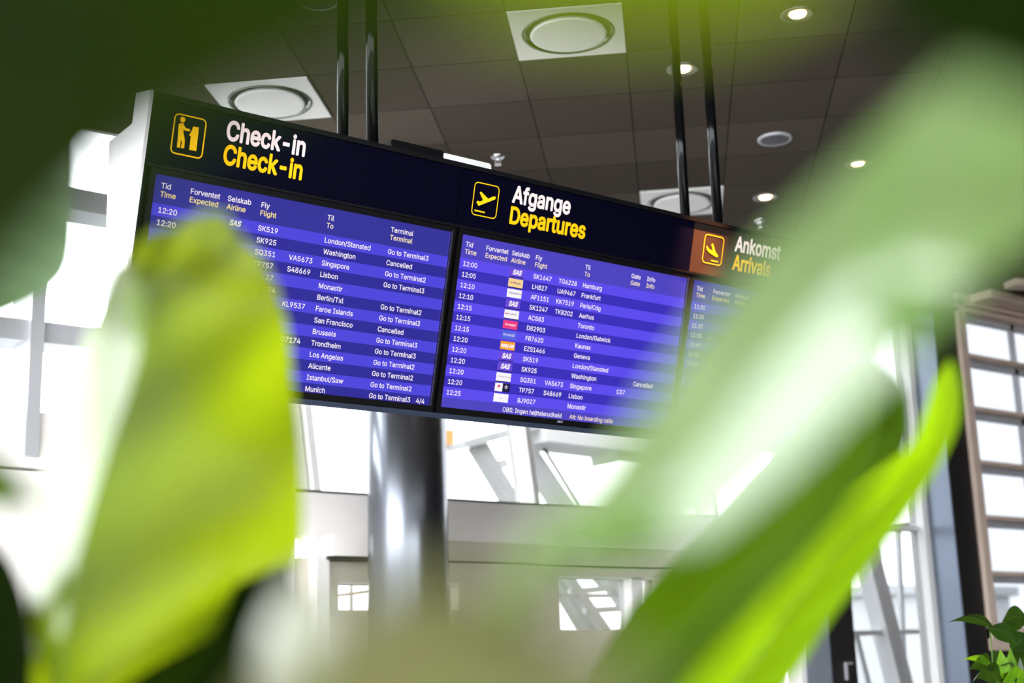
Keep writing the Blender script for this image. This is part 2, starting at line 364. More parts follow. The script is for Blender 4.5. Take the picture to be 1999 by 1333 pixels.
obj('bracket', bm, M_GREYALU, c2)

# ------------------------------------------------------------------ outside
def py(x, y, Y): return at_y(x, y, Y)
def member(parent, name, a, b, w, h, m_, label=None):
    bm = bmesh.new(); add_bar(bm, a, b, w, h); o = obj(name, bm, m_, parent)
    if label: o['label'] = label
    return o
def to_ground(p, q):
    """carry the line from p through q on down to the apron"""
    p, q = Vector(p), Vector(q); d = q-p
    return p + d*((p.z+0.25)/-d.z)
frame = thing('slanted_frame', 'pale slanted steel frame outside the portal glass left of the square column', 'steel frame', tuple(py(1720, 1330, 9.6)))
frame.location.z = -0.25
member(frame, 'strut', py(1655, 940, 9.6), to_ground(py(1655, 940, 9.6), py(1772, 1400, 9.6)), 0.20, 0.2, M_EXTPALE)
member(frame, 'thin_strut', py(1672, 1240, 9.6), to_ground(py(1672, 1240, 9.6), py(1712, 1400, 9.6)), 0.035, 0.04, M_EXTGREY)
member(frame, 'cross_beam', py(1640, 1237, 9.6), py(1822, 1232, 9.6), 0.06, 0.05, M_EXTPALE)
member(frame, 'cross_rail', py(1660, 1036, 9.6), py(1810, 1020, 9.6), 0.05, 0.06, M_EXTGREY)
member(frame, 'thin_post', py(1752, 1030, 9.6), to_ground(py(1752, 1030, 9.6), py(1768, 1400, 9.6)), 0.05, 0.05, M_EXTPALE)
bl = thing('terminal_building', 'pale distant building low outside the portal glass', 'building', (at_y(1780, 1240, 24).x, 24, -0.25))
p0, p1 = at_y(1722, 1160, 24), at_y(1850, 1230, 24)
obj('block', box(p0.x, p1.x+3, 24, 28, -0.25, p0.z), M_EXTPALE, bl)
obj('flat_roof', box(p0.x-0.2, p1.x+3.2, 23.8, 28.2, p0.z, p0.z+0.25), M_EXTGREY, bl)
Yb = 10.5
bridge = thing('boarding_bridge', 'pale grey bridge frame with diagonal legs outside the windows right of the round column', 'boarding bridge', tuple(py(1000, 1100, Yb)))
bridge.location.z = -0.25
member(bridge, 'soffit', py(1036, 851, Yb), py(1300, 885, Yb), 0.5, 0.17, M_EXTPALE)
member(bridge, 'ledge', py(890, 872, Yb), py(1040, 832, Yb), 0.3, 0.07, M_EXTGREY)
member(bridge, 'brace', py(930, 868, Yb), to_ground(py(930, 868, Yb), py(1000, 985, Yb)), 0.16, 0.12, M_EXTGREY)
member(bridge, 'arm', py(950, 915, Yb), py(985, 904, Yb), 0.1, 0.08, M_EXTPALE)
member(bridge, 'leg', py(1025, 880, Yb), to_ground(py(1025, 880, Yb), py(1100, 992, Yb)), 0.16, 0.16, M_EXTGREY)
member(bridge, 'stay_cable', py(1062, 875, Yb), to_ground(py(1062, 875, Yb), py(1136, 996, Yb)), 0.022, 0.022, M_DARK, 'thin dark stay cable')
member(bridge, 'roof_tip', py(1180, 893, Yb), py(1260, 872, Yb), 0.4, 0.14, M_EXTGREY)
obj('side_panel', box(7.34, 7.49, 10.6, 10.66, py(870, 868, 10.6).z, py(870, 838, 10.6).z), M_ORANGE, bridge)['label'] = 'small orange panel'
Yt = 9.4
truss = thing('steel_truss', 'grey diagonal steel truss outside the low right opening', 'truss', tuple(py(1170, 1200, Yt)))
truss.location.z = -0.25
for (a, b, w) in (((1090, 1100), (1167, 1213), 0.075), ((1166, 1100), (1240, 1203), 0.075)):
    member(truss, 'diagonal', py(*a, Yt), to_ground(py(*a, Yt), py(*b, Yt)), w, w, M_EXTGREY)
for (a, b, w) in (((1150, 1118), (1178, 1150), 0.03), ((1208, 1118), (1240, 1160), 0.03), ((1214, 1128), (1204, 1146), 0.02)):
    member(truss, 'rod', py(*a, Yt), py(*b, Yt), w, w, M_EXTGREY)
for (a, b, w) in (((1085, 1163), (1230, 1163), 0.035), ((1110, 1156), (1200, 1147), 0.05), ((1140, 1193), (1215, 1188), 0.05)):
    member(truss, 'rail', py(*a, Yt), py(*b, Yt), w, w, M_EXTGREY)
hr = thing('handrail', 'thin handrail outside the small low opening left of the round column', 'rail', tuple(py(686, 1190, Yt)))
hr.location.z = -0.25
member(hr, 'rail', py(640, 1166, Yt), py(730, 1154, Yt), 0.03, 0.02, M_WOOD)
member(hr, 'post', py(686, 1130, Yt), Vector((py(687, 1160, Yt).x, Yt, -0.25)), 0.02, 0.02, M_EXTGREY)

# ------------------------------------------------------------------ ceiling fittings
def local_child(name, bm, mats, parent, smooth=False): return obj(name, bm, mats, parent, smooth, True)
# square air diffusers with a round disc
dl = ['square white air diffuser above the check-in heading, brightest of the ceiling plates', 'square grey air diffuser at the top of the picture between the pole pairs',
      'square white air diffuser crossed by the right pair of poles']
d0 = thing('air_diffuser', dl[0], 'air vent', grid(2.2725, -0.6610), 'ceiling air diffusers', -G)
bm = bmesh.new(); h = 0.297
outer = [bm.verts.new((x*h, y*h, -0.012)) for x, y in ((-1, -1), (1, -1), (1, 1), (-1, 1))]
n = 48; ring = [bm.verts.new((0.25*math.cos(6.28318*k/n), 0.25*math.sin(6.28318*k/n), -0.012)) for k in range(n)]
for s in range(4):
    k0 = (s*12 - 18) % n
    seg = [ring[(k0+i) % n] for i in range(13)]
    bm.faces.new([outer[s], outer[(s+1) % 4]] + seg[::-1])
top = [bm.verts.new((x*h, y*h, -0.002)) for x, y in ((-1, -1), (1, -1), (1, 1), (-1, 1))]
for s in range(4): bm.faces.new((outer[s], top[s], top[(s+1) % 4], outer[(s+1) % 4]))
local_child('face_plate', bm, M_PLATE, d0)
local_child('outer_ring', lathe([(0.25, -0.012), (0.243, -0.020), (0.232, -0.014), (0.222, -0.003)], 64), M_RING, d0, True)
local_child('slot', lathe([(0.224, -0.002), (0.18, -0.002)], 64), M_SLOT, d0)
local_child('centre_disc', lathe([(0.196, -0.003), (0.205, -0.020), (0.2, -0.0275), (0.19, -0.0285), (0.186, -0.0287), (0.0, -0.029)], 64), M_PLATE, d0, True)
for p, lab in zip(((2.0935, -0.1215), (2.981, 0.0585)), dl[1:]): dup(d0, grid(*p), lab)
# recessed downlights
ll = ['lit round downlight at the top right of the ceiling', 'lit round downlight half hidden behind the third pole', 'lit round downlight beside the edge of the big blurred leaf, farthest right',
      'lit round downlight just right of the pole pair above the arrivals heading']
l0 = thing('downlight', ll[0], 'ceiling light', grid(2.095, 0.2395), 'recessed ceiling downlights')
local_child('trim_ring', lathe([(0.090, 0.0), (0.092, -0.006), (0.084, -0.012), (0.066, -0.010), (0.060, -0.001)], 48), M_LAMPRING, l0, True)
local_child('reflector', lathe([(0.062, -0.003), (0.048, -0.0015), (0.03, -0.001)], 48), M_REFL, l0, True)
local_child('lamp', lathe([(0.046, -0.002), (0.040, -0.012), (0.02, -0.017), (0.0, -0.018)], 32), M_LAMP, l0, True)
dls = [l0]
for p, lab in zip(((2.271, 0.060), (2.815, 0.419), (2.985, 0.240)), ll[1:]): dls.append(dup(l0, grid(*p), lab))
for i, o in enumerate(dls):
    ld = bpy.data.lights.new('bulb', 'SPOT'); ld.energy = 25; ld.color = (1, 0.72, 0.42); ld.spot_size = R(75); ld.spot_blend = 0.8; ld.shadow_soft_size = 0.04
    lo_ = bpy.data.objects.new('bulb', ld); COL.objects.link(lo_); lo_.parent = o; lo_.location = (0, 0, -0.03)
# added unseen lamp, makes the warm patch on the arrivals heading
wl = dup(l0, (4.35, 3.35, CZ), 'added unseen downlight in front of the arrivals heading'); 
ld = bpy.data.lights.new('bulb', 'SPOT'); ld.energy = 5000; ld.color = (1, 0.40, 0.16); ld.spot_size = R(12); ld.spot_blend = 1.0; ld.shadow_soft_size = 0.03
lo_ = bpy.data.objects.new('bulb', ld); COL.objects.link(lo_); lo_.parent = wl; lo_.location = (0, 0, -0.03)
dv = Vector((4.37, 4.24, E+1.80)) - Vector((4.35, 3.35, CZ-0.03)); lo_.rotation_euler = dv.to_track_quat('-Z', 'Y').to_euler()
# ceiling speakers
s0 = thing('ceiling_speaker', 'round grey ceiling speaker right of the poles, below the top downlights', 'speaker', grid(2.635, 0.238), 'ceiling speakers')
local_child('rim', lathe([(0.112, 0), (0.112, -0.010), (0.104, -0.016), (0.092, -0.013)], 48), M_SPKRIM, s0, True)
local_child('grille', lathe([(0.093, -0.012), (0.05, -0.017), (0, -0.018)], 48), M_SPKGRILL, s0, True)
dup(s0, grid(1.914, -0.484), 'round ceiling speaker cut by the top edge above the left pole pair')
dup(s0, grid(3.164, 0.777), 'round ceiling speaker at the right edge of the picture beyond the leaf')
# sprinkler heads
k0 = thing('sprinkler', 'small chrome sprinkler head beside the middle of the board top, left of the others', 'sprinkler', grid(2.627, -0.302), 'ceiling sprinklers')
local_child('escutcheon', lathe([(0.045, 0), (0.045, -0.006), (0.03, -0.016), (0.012, -0.018)], 28), M_CHROME, k0, True)
bm = bmesh.new(); add_lathe(bm, [(0.012, -0.015), (0.012, -0.030), (0.006, -0.034)], 16)
for s in (-1, 1): add_tube(bm, [(s*0.012, 0, -0.03), (s*0.02, 0, -0.042), (s*0.006, 0, -0.056)], 0.003, 8)
local_child('frame_arms', bm, M_CHROME, k0)
local_child('deflector', lathe([(0, -0.054), (0.02, -0.056), (0.02, -0.059), (0, -0.061)], 20), M_CHROME, k0)
dup(k0, grid(3.151, 0.238), 'small chrome sprinkler head just above the arrivals heading, under the downlight')
dup(k0, grid(3.682, 0.771), 'small sprinkler head in the dark ceiling above the square column')

# ------------------------------------------------------------------ the hanging board
TILT = R(15); BD = 4.58
BT = Vector((0, -math.sin(TILT), math.cos(TILT))); BN = Vector((0, -math.cos(TILT), -math.sin(TILT)))
def bp(u, t, n=0.0): return EYE + Vector((u, 0, 0)) + BT*t + BN*(n - BD)
def add_slab(bm, u0, u1, t0, t1, n0, n1, mi=0):
    add_hex(bm, [bp(u0, t0, n0), bp(u1, t0, n0), bp(u1, t1, n0), bp(u0, t1, n0), bp(u0, t0, n1), bp(u1, t0, n1), bp(u1, t1, n1), bp(u0, t1, n1)], mi)
def slab(*a, bev=0.0):
    bm = bmesh.new(); add_slab(bm, *a)
    if bev: bmesh.ops.bevel(bm, geom=bm.edges[:], offset=bev, segments=2, affect='EDGES')
    return bm
U0, U1 = 1.781, 5.60
TT, TB = 0.786, -0.205
board = thing('sign_board', 'long black hanging airport sign board with three headings in white and yellow', 'sign', (3.69, 4.5, E+0.95))
obj('housing', slab(U0, U1, TB, TT, -0.11, -0.03), M_HOUS, board)
obj('end_panel', slab(U0-0.012, U0, TB, TT, -0.115, 0.012), M_ENDCAP, board)
obj('end_panel', slab(U1, U1+0.012, TB, TT, -0.115, 0.012), M_ENDCAP, board)
bm = bmesh.new()   # box that carries the rear face
yq = 4.59
for x0, x1 in ((U0, U1),):
    pr = [(4.335, E+1.885), (yq, E+1.885), (yq, E+1.47), (4.47, E+1.43)]
    a = [bm.verts.new((x0, y, z)) for y, z in pr]; b = [bm.verts.new((x1, y, z)) for y, z in pr]
    bm.faces.new(a); bm.faces.new(b[::-1])
    for i in range(4): bm.faces.new((a[i], a[(i+1) % 4], b[(i+1) % 4], b[i]))
obj('rear_box', bm, M_ENDCAP, board)
obj('cable_box', box(3.12, 3.36, 4.44, 4.54, E+1.90, E+2.075, 0.006), M_PLATE, board)['label'] = 'pale box on top of the board'
obj('cable_box', box(2.87, 3.12, 4.44, 4.54, E+1.90, E+2.082, 0.006), M_HOUS, board)['label'] = 'dark box on top of the board'
obj('top_rail', slab(U0, U1, TT-0.018, TT, -0.03, 0.014), M_HOUS, board)
obj('bottom_rail', slab(U0, U1, TB, TB+0.020, -0.03, 0.012), M_BLUETRIM, board)
HB = 0.548
joints = [U0, 3.052, 4.305, U1]
LETTERS = []
for i in range(3):
    hp = obj('header_panel', slab(joints[i]+0.0015, joints[i+1]-0.0015, HB, TT-0.020, -0.03, 0.004), M_HEAD2 if i == 2 else M_HEAD, board)
    LETTERS.append(hp)
obj('lower_lip', slab(U0, U1, HB-0.010, HB-0.001, -0.03, 0.008), M_HOUS, board)
for x, y, kk in ((2.754, 4.40, 0), (2.754, 4.62, 1), (4.638, 4.40, 0), (4.638, 4.61, 1)):
    z0 = E+1.86
    bm = bmesh.new(); add_tube(bm, [(x, y, z0), (x, y, CZ)], 0.0235, 20)
    pl = obj('pole', bm, M_POLE, board)
    obj('flange', lathe([(0, CZ-0.02), (0.06, CZ-0.02), (0.06, CZ), (0, CZ)], 24, (x, y, 0)), M_POLE, pl)

# lettering ---------------------------------------------------------------
def load_font():
    for k in ('LOCAL', 'SYSTEM'):
        try:
            p = os.path.join(bpy.utils.resource_path(k), 'datafiles', 'fonts', 'Inter.woff2')
            if os.path.exists(p): return bpy.data.fonts.load(p)
        except Exception: pass
    return None
FONT = load_font()
_cache = {}
from mathutils.geometry import tessellate_polygon
def inside(p, poly):
    c = False; n = len(poly)
    for i in range(n):
        (x1, y1), (x2, y2) = poly[i], poly[(i+1) % n]
        if (y1 > p[1]) != (y2 > p[1]) and p[0] < (x2-x1)*(p[1]-y1)/(y2-y1)+x1: c = not c
    return c
def glyphs(s, off=0.0):
    """outlines of a word, every contour filled by itself so that overlapping strokes stay solid"""
    key = (s, off)
    if key in _cache: return _cache[key]
    c = bpy.data.curves.new('lettering', 'FONT'); c.body = s; c.size = 1.0; c.resolution_u = 3; c.fill_mode = 'NONE'
    if FONT: c.font = FONT
    o = bpy.data.objects.new('lettering', c); me = o.to_mesh()
    P = [(p.co.x, p.co.y) for p in me.vertices]; nb = {}
    for e in me.edges:
        a, b = e.vertices; nb.setdefault(a, []).append(b); nb.setdefault(b, []).append(a)
    o.to_mesh_clear(); bpy.data.objects.remove(o); bpy.data.curves.remove(c)
    loops, done = [], set()
    for st in sorted(nb):
        if st in done: continue
        lp, cur, prev = [st], nb[st][0], st; done.add(st)
        if st+1 in nb[st]: cur = st+1
        while cur != st and cur not in done:
            lp.append(cur); done.add(cur)
            nx = [q for q in nb[cur] if q != prev]; prev = cur
            if not nx: break
            cur = nx[0]
        if len(lp) > 2: loops.append([P[i] for i in lp])
    area = lambda l: sum(l[i][0]*l[(i+1) % len(l)][1] - l[(i+1) % len(l)][0]*l[i][1] for i in range(len(l)))/2
    loops.sort(key=lambda l: -abs(area(l)))
    sg = 1 if sum(area(l) for l in loops) > 0 else -1
    outs = [(l, []) for l in loops if area(l)*sg > 0]
    for l in loops:
        if area(l)*sg > 0: continue
        mid = l[0]
        for q, hs in reversed(outs):
            if inside(mid, q): hs.append(l); break
    v, f = [], []
    for l, hs in outs:
        polys = [[Vector((x, y, 0)) for x, y in q] for q in [l]+hs]
        flat_ = [(p.x, p.y) for q in polys for p in q]; b0 = len(v); v += flat_
        f += [tuple(b0+i for i in t) for t in tessellate_polygon(polys)]
    if off:                      # a heavier weight: a band of the given half width along every outline
        for l in loops:
            n = len(l)
            for i in range(n):
                a, b = Vector(l[i]), Vector(l[(i+1) % n]); d = b-a
                if d.length < 1e-5: continue
                d.normalize(); nn = Vector((-d.y, d.x))*off; e = d*(off*0.45); b0 = len(v)
                v += [tuple(a-nn-e), tuple(b-nn+e), tuple(b+nn+e), tuple(a+nn-e)]; f.append((b0, b0+1, b0+2, b0+3))
    _cache[key] = (v, f); return v, f
CAP = max(p[1] for p in glyphs('H')[0])
def add_text(bm, s, u, t, cap, n, xs=1.0, width=None, off=0.0, mi=0, shear=0.0, clip=None):
    v, f = glyphs(s, off); k = cap/CAP
    x0 = min(p[0] for p in v); x1 = max(p[0] for p in v)
    kx = (width/(x1-x0)) if width else k*xs
    vs = []
    for (x, y) in v:
        tt = y*k
        if clip is not None: tt = max(clip[0]-t, min(clip[1]-t, tt))
        vs.append(bm.verts.new(bp(u + (x-x0)*kx + shear*y*k, t + tt, n)))
    for q in f:
        try:
            fc = bm.faces.new([vs[i] for i in q]); fc.material_index = mi
            fc.normal_update()
            if fc.normal.dot(BN) < 0: fc.normal_flip()
        except ValueError: pass
def add_poly(bm, pts, n, mi=0):
    f = bm.faces.new([bm.verts.new(bp(u, t, n)) for u, t in pts]); f.material_index = mi; f.normal_update()
    if f.normal.dot(BN) < 0: f.normal_flip()
def flat(name, bm, mats, parent):
    me = bpy.data.meshes.new(name); bm.to_mesh(me); bm.free(); return obj_me(name, me, mats, parent)
def rrect(u0, u1, t0, t1, r, n=6):
    out = []
    for (cx, cy, a0) in ((u1-r, t1-r, 0), (u0+r, t1-r, 90), (u0+r, t0+r, 180), (u1-r, t0+r, 270)):
        for i in range(n+1): a = R(a0 + 90*i/n); out.append((cx+r*math.cos(a), cy+r*math.sin(a)))
    return out
def pictogram(parent, u0, u1, t0, t1, lw, polys, head=None):
    bm = bmesh.new(); n = 0.006
    A = rrect(u0, u1, t0, t1, 0.018); B = rrect(u0+lw, u1-lw, t0+lw, t1-lw, 0.018-lw)
    va = [bm.verts.new(bp(u, t, n)) for u, t in A]; vb = [bm.verts.new(bp(u, t, n)) for u, t in B]
    for i in range(len(va)):
        j = (i+1) % len(va); f = bm.faces.new((va[i], va[j], vb[j], vb[i])); f.normal_update()
        if f.normal.dot(BN) < 0: f.normal_flip()
    for P in polys: add_poly(bm, P, n)
    if head: add_poly(bm, [(head[0]+head[2]*math.cos(6.28318*k/20), head[1]+head[2]*math.sin(6.28318*k/20)) for k in range(20)], n)
    flat('pictogram', bm, M_HYEL, parent)
body = [(1.8873, 0.6986), (1.8999, 0.7012), (1.9058, 0.6924), (1.9117, 0.687), (1.9268, 0.6857), (1.9271, 0.6783), (1.911, 0.6776), (1.9027, 0.6814), (1.9058, 0.6673), (1.9135, 0.6467), (1.9147, 0.6184), (1.903, 0.6157), (1.9042, 0.6374), (1.8988, 0.6455), (1.9001, 0.617), (1.8884, 0.6165), (1.8877, 0.6488), (1.8856, 0.6779), (1.8847, 0.6925)]
kiosk = [(1.9369, 0.6978), (1.9574, 0.6983), (1.9594, 0.6176), (1.9335, 0.6166), (1.9327, 0.6635), (1.9266, 0.6649), (1.9337, 0.6842)]
dep = [(3.1341, 0.6488), (3.1473, 0.6359), (3.2212, 0.6743), (3.2249, 0.6827), (3.2193, 0.6863), (3.2085, 0.6828), (3.1885, 0.6711), (3.1507, 0.6928), (3.1441, 0.6876), (3.165, 0.6618), (3.1509, 0.6528), (3.1412, 0.6551)]
depl = [(3.1302, 0.6188), (3.1812, 0.6179), (3.1808, 0.6128), (3.1303, 0.6128)]
arr = [(4.3896, 0.6718), (4.397, 0.673), (4.4086, 0.6617), (4.4324, 0.6571), (4.4198, 0.6855), (4.4276, 0.6902), (4.4503, 0.6543), (4.4635, 0.6453), (4.4685, 0.6384), (4.4637, 0.6329), (4.4376, 0.6386), (4.4131, 0.6465), (4.3961, 0.6563)]
arrl = [(4.4299, 0.6166), (4.4724, 0.6161), (4.4732, 0.6114), (4.4307, 0.6114)]
pictogram(LETTERS[0], 1.866, 1.984, 0.593, 0.731, 0.0046, [body, kiosk], (1.8966, 0.7125, 0.0095))
pictogram(LETTERS[1], 3.116, 3.238, 0.597, 0.728, 0.0038, [dep, depl])
pictogram(LETTERS[2], 4.374, 4.495, 0.598, 0.726, 0.0033, [arr, arrl])
for hp, u, w1, w2, ws in ((LETTERS[0], 2.060, 0.309, 0.309, ('Check-in', 'Check-in')), (LETTERS[1], 3.304, 0.299, 0.393, ('Afgange', 'Departures')), (LETTERS[2], 4.566, 0.302, 0.252, ('Ankomst', 'Arrivals'))):
    bm = bmesh.new(); add_text(bm, ws[0], u, 0.680, 0.0645, 0.006, width=w1, off=0.026); flat('heading_line', bm, M_HWHITE, hp)['label'] = 'white heading word'
    bm = bmesh.new(); add_text(bm, ws[1], u, 0.595, 0.0650, 0.006, width=w2, off=0.026); flat('heading_line', bm, M_HYEL, hp)['label'] = 'yellow heading word'

# monitors -----------------------------------------------------------------
M_TXTW = screen_mat('screen_white_text', (255, 244, 248), 1.0)
M_TXTY = screen_mat('screen_yellow_text', (255, 232, 140), 1.0)
M_TXTC = screen_mat('screen_cream_text', (255, 232, 190), 1.0)
M_TXTG = screen_mat('screen_dim_text', (190, 190, 215), 1.0)
XS = 0.196/((max(p[0] for p in glyphs('London/Stansted', 0.006)[0]))*0.0182/CAP)
def monitor(label, u0, cols, nb, b0, pitch, rows, heads, cap=0.0182):
    """cols: (header, light band, dark band) colours; rows: list of [(text, u), ...]"""
    u1 = u0 + 1.210; t0, t1 = -0.1605, 0.5155
    t = thing('monitor', label, 'screen', tuple(bp((u0+u1)/2, t0, 0)), 'monitors in the sign board')
    bm = bmesh.new()
    ub0, ub1 = u0-0.020, u1+0.020; tb0, tb1 = -0.184, 0.536
    for a in ((ub0, u0, tb0, tb1), (u1, ub1, tb0, tb1), (u0, u1, tb0, t0), (u0, u1, t1, tb1)): add_slab(bm, *a, -0.027, 0.004)
    bz = obj('bezel', bm, M_BEZEL, t)
    ms = [screen_mat('screen_header_blue', cols[0]), screen_mat('screen_light_band', cols[1]), screen_mat('screen_dark_band', cols[2])]
    bm = bmesh.new()
    add_slab(bm, u0, u1, t0, t1, -0.025, -0.0005, 0)
    ed = [b0 - pitch*i for i in range(nb+1)]
    for i in range(nb):
        add_poly(bm, [(u0, max(t0, ed[i+1])), (u1, max(t0, ed[i+1])), (u1, ed[i]), (u0, ed[i])], 0.0, 1 + i % 2)
    dp = obj('display_panel', bm, ms, t)
    for s, u, tt, mi in heads:
        bm = bmesh.new(); add_text(bm, s, u, tt, cap, 0.0012, XS, off=0.011); flat('column_heading', bm, [M_TXTW, M_TXTY, M_TXTC][mi], dp)
    base = b0 - pitch + 0.012
    for i, r in enumerate(rows):
        if not r: continue
        for it in r:
            bm = bmesh.new(); add_text(bm, it[0], it[1], base - pitch*i, cap, 0.0012, XS, off=0.011)
            s = it[0]
            nm = 'flight_time' if ':' in s else 'terminal_note' if s.startswith('Go to') or s == 'Cancelled' else 'flight_number' if s[-1].isdigit() and '/' not in s and s != 'C37' else 'gate_number' if s == 'C37' else 'page_number' if s == '4/4' else 'destination'
            flat(nm, bm, M_TXTG if len(it) > 2 else M_TXTW, dp)
    obj('side_trim', slab(u1+0.0015, u1+0.0065, t0, t1+0.004, -0.02, 0.009), M_TRIM, t)
    return t, dp, base
def heads(cols, cream):
    out = []
    for a, b, u, y in cols:
        out.append((a, u, 0.4715, 0)); out.append((b, u, 0.4425, 1 if y else 2))
    return out
# left: check-in
r1 = [[('12:20', 1.855), ('SK519', 2.228), ('London/Stansted', 2.497), ('Go to Terminal3', 2.768)],
      [('12:20', 1.856), ('SK925', 2.228), ('Washington', 2.497), ('Cancelled', 2.768)],
      [('SQ351', 2.228), ('VA5673', 2.362), ('Singapore', 2.497), ('Go to Terminal2', 2.768)],
      [('TP757', 2.228), ('S48669', 2.362), ('Lisbon', 2.497), ('Go to Terminal3', 2.768)],
      [('27', 2.283), ('Monastir', 2.497)],
      [('24', 2.297), ('Berlin/Txl', 2.497), ('Go to Terminal2', 2.768)],
      [('KL9537', 2.361), ('Faroe Islands', 2.497), ('Go to Terminal3', 2.768)],
      [('San Francisco', 2.497), ('Cancelled', 2.768)],
      [('Brussels', 2.497), ('Go to Terminal3', 2.768)],
      [('G7174', 2.372), ('Trondheim', 2.497), ('Go to Terminal3', 2.768)],
      [('Los Angeles', 2.497), ('Go to Terminal2', 2.768)],
      [('Alicante', 2.497), ('Go to Terminal2', 2.768)],
      [('Istanbul/Saw', 2.497), ('Go to Terminal2', 2.768)],
      [('Munich', 2.497), ('Go to Terminal3', 2.768), ('4/4', 2.978)]]
h1 = heads([('Tid', 'Time', 1.854, 1), ('Forventet', 'Expected', 1.961, 1), ('Selskab', 'Airline', 2.099, 1), ('Fly', 'Flight', 2.229, 1), ('Til', 'To', 2.496, 0), ('Terminal', 'Terminal', 2.769, 0)], 1)
m1, d1, base1 = monitor('blue flight monitor under the check-in heading, partly behind the bright leaf', 1.830, ((50, 48, 150), (76, 68, 218), (44, 40, 150)), 14, 0.4185, 0.0419, r1, h1)
# middle: departures
names = [('12:00', 'SK1647', 'TG6228', 'Hamburg'), ('12:05', 'LH827', 'UA9467', 'Frankfurt'), ('12:10', 'AF1151', 'KK7519', 'Paris/Cdg'), ('12:10', 'SK1247', 'TK8202', 'Aarhus'),
         ('12:15', 'AC883', '', 'Toronto'), ('12:15', 'D82903', '', 'London/Gatwick'), ('12:15', 'FR7620', '', 'Kaunas'), ('12:20', 'EZS1466', '', 'Geneva'), ('12:20', 'SK519', '', 'London/Stansted'),
         ('12:20', 'SK925', '', 'Washington'), ('12:20', 'SQ351', 'VA5673', 'Singapore'), ('12:20', 'TP757', 'S48669', 'Lisbon'), ('12:25', 'BJ9027', '', 'Monastir')]
r2 = []
for i, (a, b, c, d) in enumerate(names):
    row = [(a, 3.114), (b, 3.462), (d, 3.723)]
    if c: row.append((c, 3.594 if i < 4 else 3.589))
    if i == 9: row.append(('Cancelled', 4.067))
    if i == 10: row.append(('C37', 3.979))
    r2.append(row)
h2 = heads([('Tid', 'Time', 3.114, 0), ('Forventet', 'Expected', 3.214, 0), ('Selskab', 'Airline', 3.341, 0), ('Fly', 'Flight', 3.462, 0), ('Til', 'To', 3.724, 0), ('Gate', 'Gate', 3.981, 0), ('Info', 'Info', 4.071, 0)], 0)
m2, d2, base2 = monitor('violet blue flight monitor under the departures heading with airline logo tiles', 3.094, ((76, 66, 190), (92, 74, 236), (56, 44, 184)), 13, 0.4250, 0.0421, r2, h2)
for q, u, w, mm in (('OBS: Ingen højttalerudkald', 3.393, 0.304, M_TXTW), ('Att: No boarding calls', 3.740, 0.239, M_TXTC)):
    bm = bmesh.new(); add_text(bm, q, u, -0.153, 0.0178, 0.0012, width=w, off=0.009, clip=(-0.1578, 1)); flat('notice_text', bm, mm, d2)
bz2 = [c for c in m2.children if c.name.startswith('bezel')][0]
bm = bmesh.new(); add_text(bm, 'NEC', 3.677, -0.1735, 0.0075, 0.005, width=0.028, off=0.02); flat('maker_mark', bm, M_TXTG, bz2)
# right: arrivals
r3 = [[(s, 4.369)] for s in ('11:30', '11:35', '11:35', '11:35', '11:40', '11:45', '11:50')]
r3[3].append(('11:4', 4.472, 1))
h3 = heads([('Tid', 'Time', 4.370, 0), ('Forventet', 'Expected', 4.473, 1), ('Selskab', 'Airline', 4.613, 0)], 0)
m3, d3, base3 = monitor('blue flight monitor under the arrivals heading, mostly behind the pale leaf', 4.345, ((66, 60, 170), (84, 72, 224), (52, 44, 168)), 14, 0.4210, 0.0420, r3, h3)
# airline logo tiles
def logo(dp, u, t, bg, txt, tc, width, shear=0.0, cap=0.014, off=0.012, extra=None, under=False, w=0.073, h=0.0335):
    bm = bmesh.new(); ms = [screen_mat('tile_colour', bg), screen_mat('tile_lettering', tc)]
    add_poly(bm, [(u, t-h), (u+w, t-h), (u+w, t), (u, t)], 0.0008, 0)
    if txt: add_text(bm, txt, u + (w-width)/2, t-h/2-cap/2+0.001, cap, 0.0016, width=width, off=off, mi=1, shear=shear)
    if under:
        ms.append(screen_mat('tile_dark_strip', (25, 22, 60))); add_poly(bm, [(u, t-h-0.0035), (u+w, t-h-0.0035), (u+w, t-h), (u, t-h)], 0.0008, 2)
    if extra:
        for pts, c in extra:
            ms.append(screen_mat('tile_mark', c)); add_poly(bm, pts, 0.0020, len(ms)-1)
    flat('airline_logo', bm, ms, dp)
V = (108, 72, 214); WH = (250, 246, 250)
def dot(u, t, r): return [(u+r*math.cos(6.28318*k/10), t+r*math.sin(6.28318*k/10)) for k in range(10)]
def star(u, t, r):
    return [(u+(r if k % 2 == 0 else r*0.45)*math.sin(6.28318*k/10), t+(r if k % 2 == 0 else r*0.45)*math.cos(6.28318*k/10)) for k in range(10)]
logo(d1, 2.101, base1+0.0265, (70, 62, 200), 'SAS', WH, 0.044, 0.22, cap=0.0185, off=0.035)
def lt(i): return base2 + 0.0270 - 0.0421*i
U = 3.341
for i in (0, 3, 8, 9): logo(d2, U, lt(i), V, 'SAS', WH, 0.044, 0.22, cap=0.0185, off=0.035, under=True)
logo(d2, U, lt(1), (250, 214, 150), 'Lufthansa', (90, 50, 110), 0.046, cap=0.009, under=True, extra=[(dot(U+0.010, lt(1)-0.016, 0.004), (235, 170, 60))])
logo(d2, U, lt(2), WH, 'AIRFRANCE', (70, 70, 150), 0.052, cap=0.007, extra=[([(U+0.063, lt(2)-0.020), (U+0.066, lt(2)-0.020), (U+0.069, lt(2)-0.012), (U+0.066, lt(2)-0.012)], (220, 60, 90))])
logo(d2, U, lt(4), WH, 'AIR CANADA', (110, 100, 130), 0.050, cap=0.007, under=True, extra=[(dot(U+0.008, lt(4)-0.016, 0.0035), (225, 50, 80))])
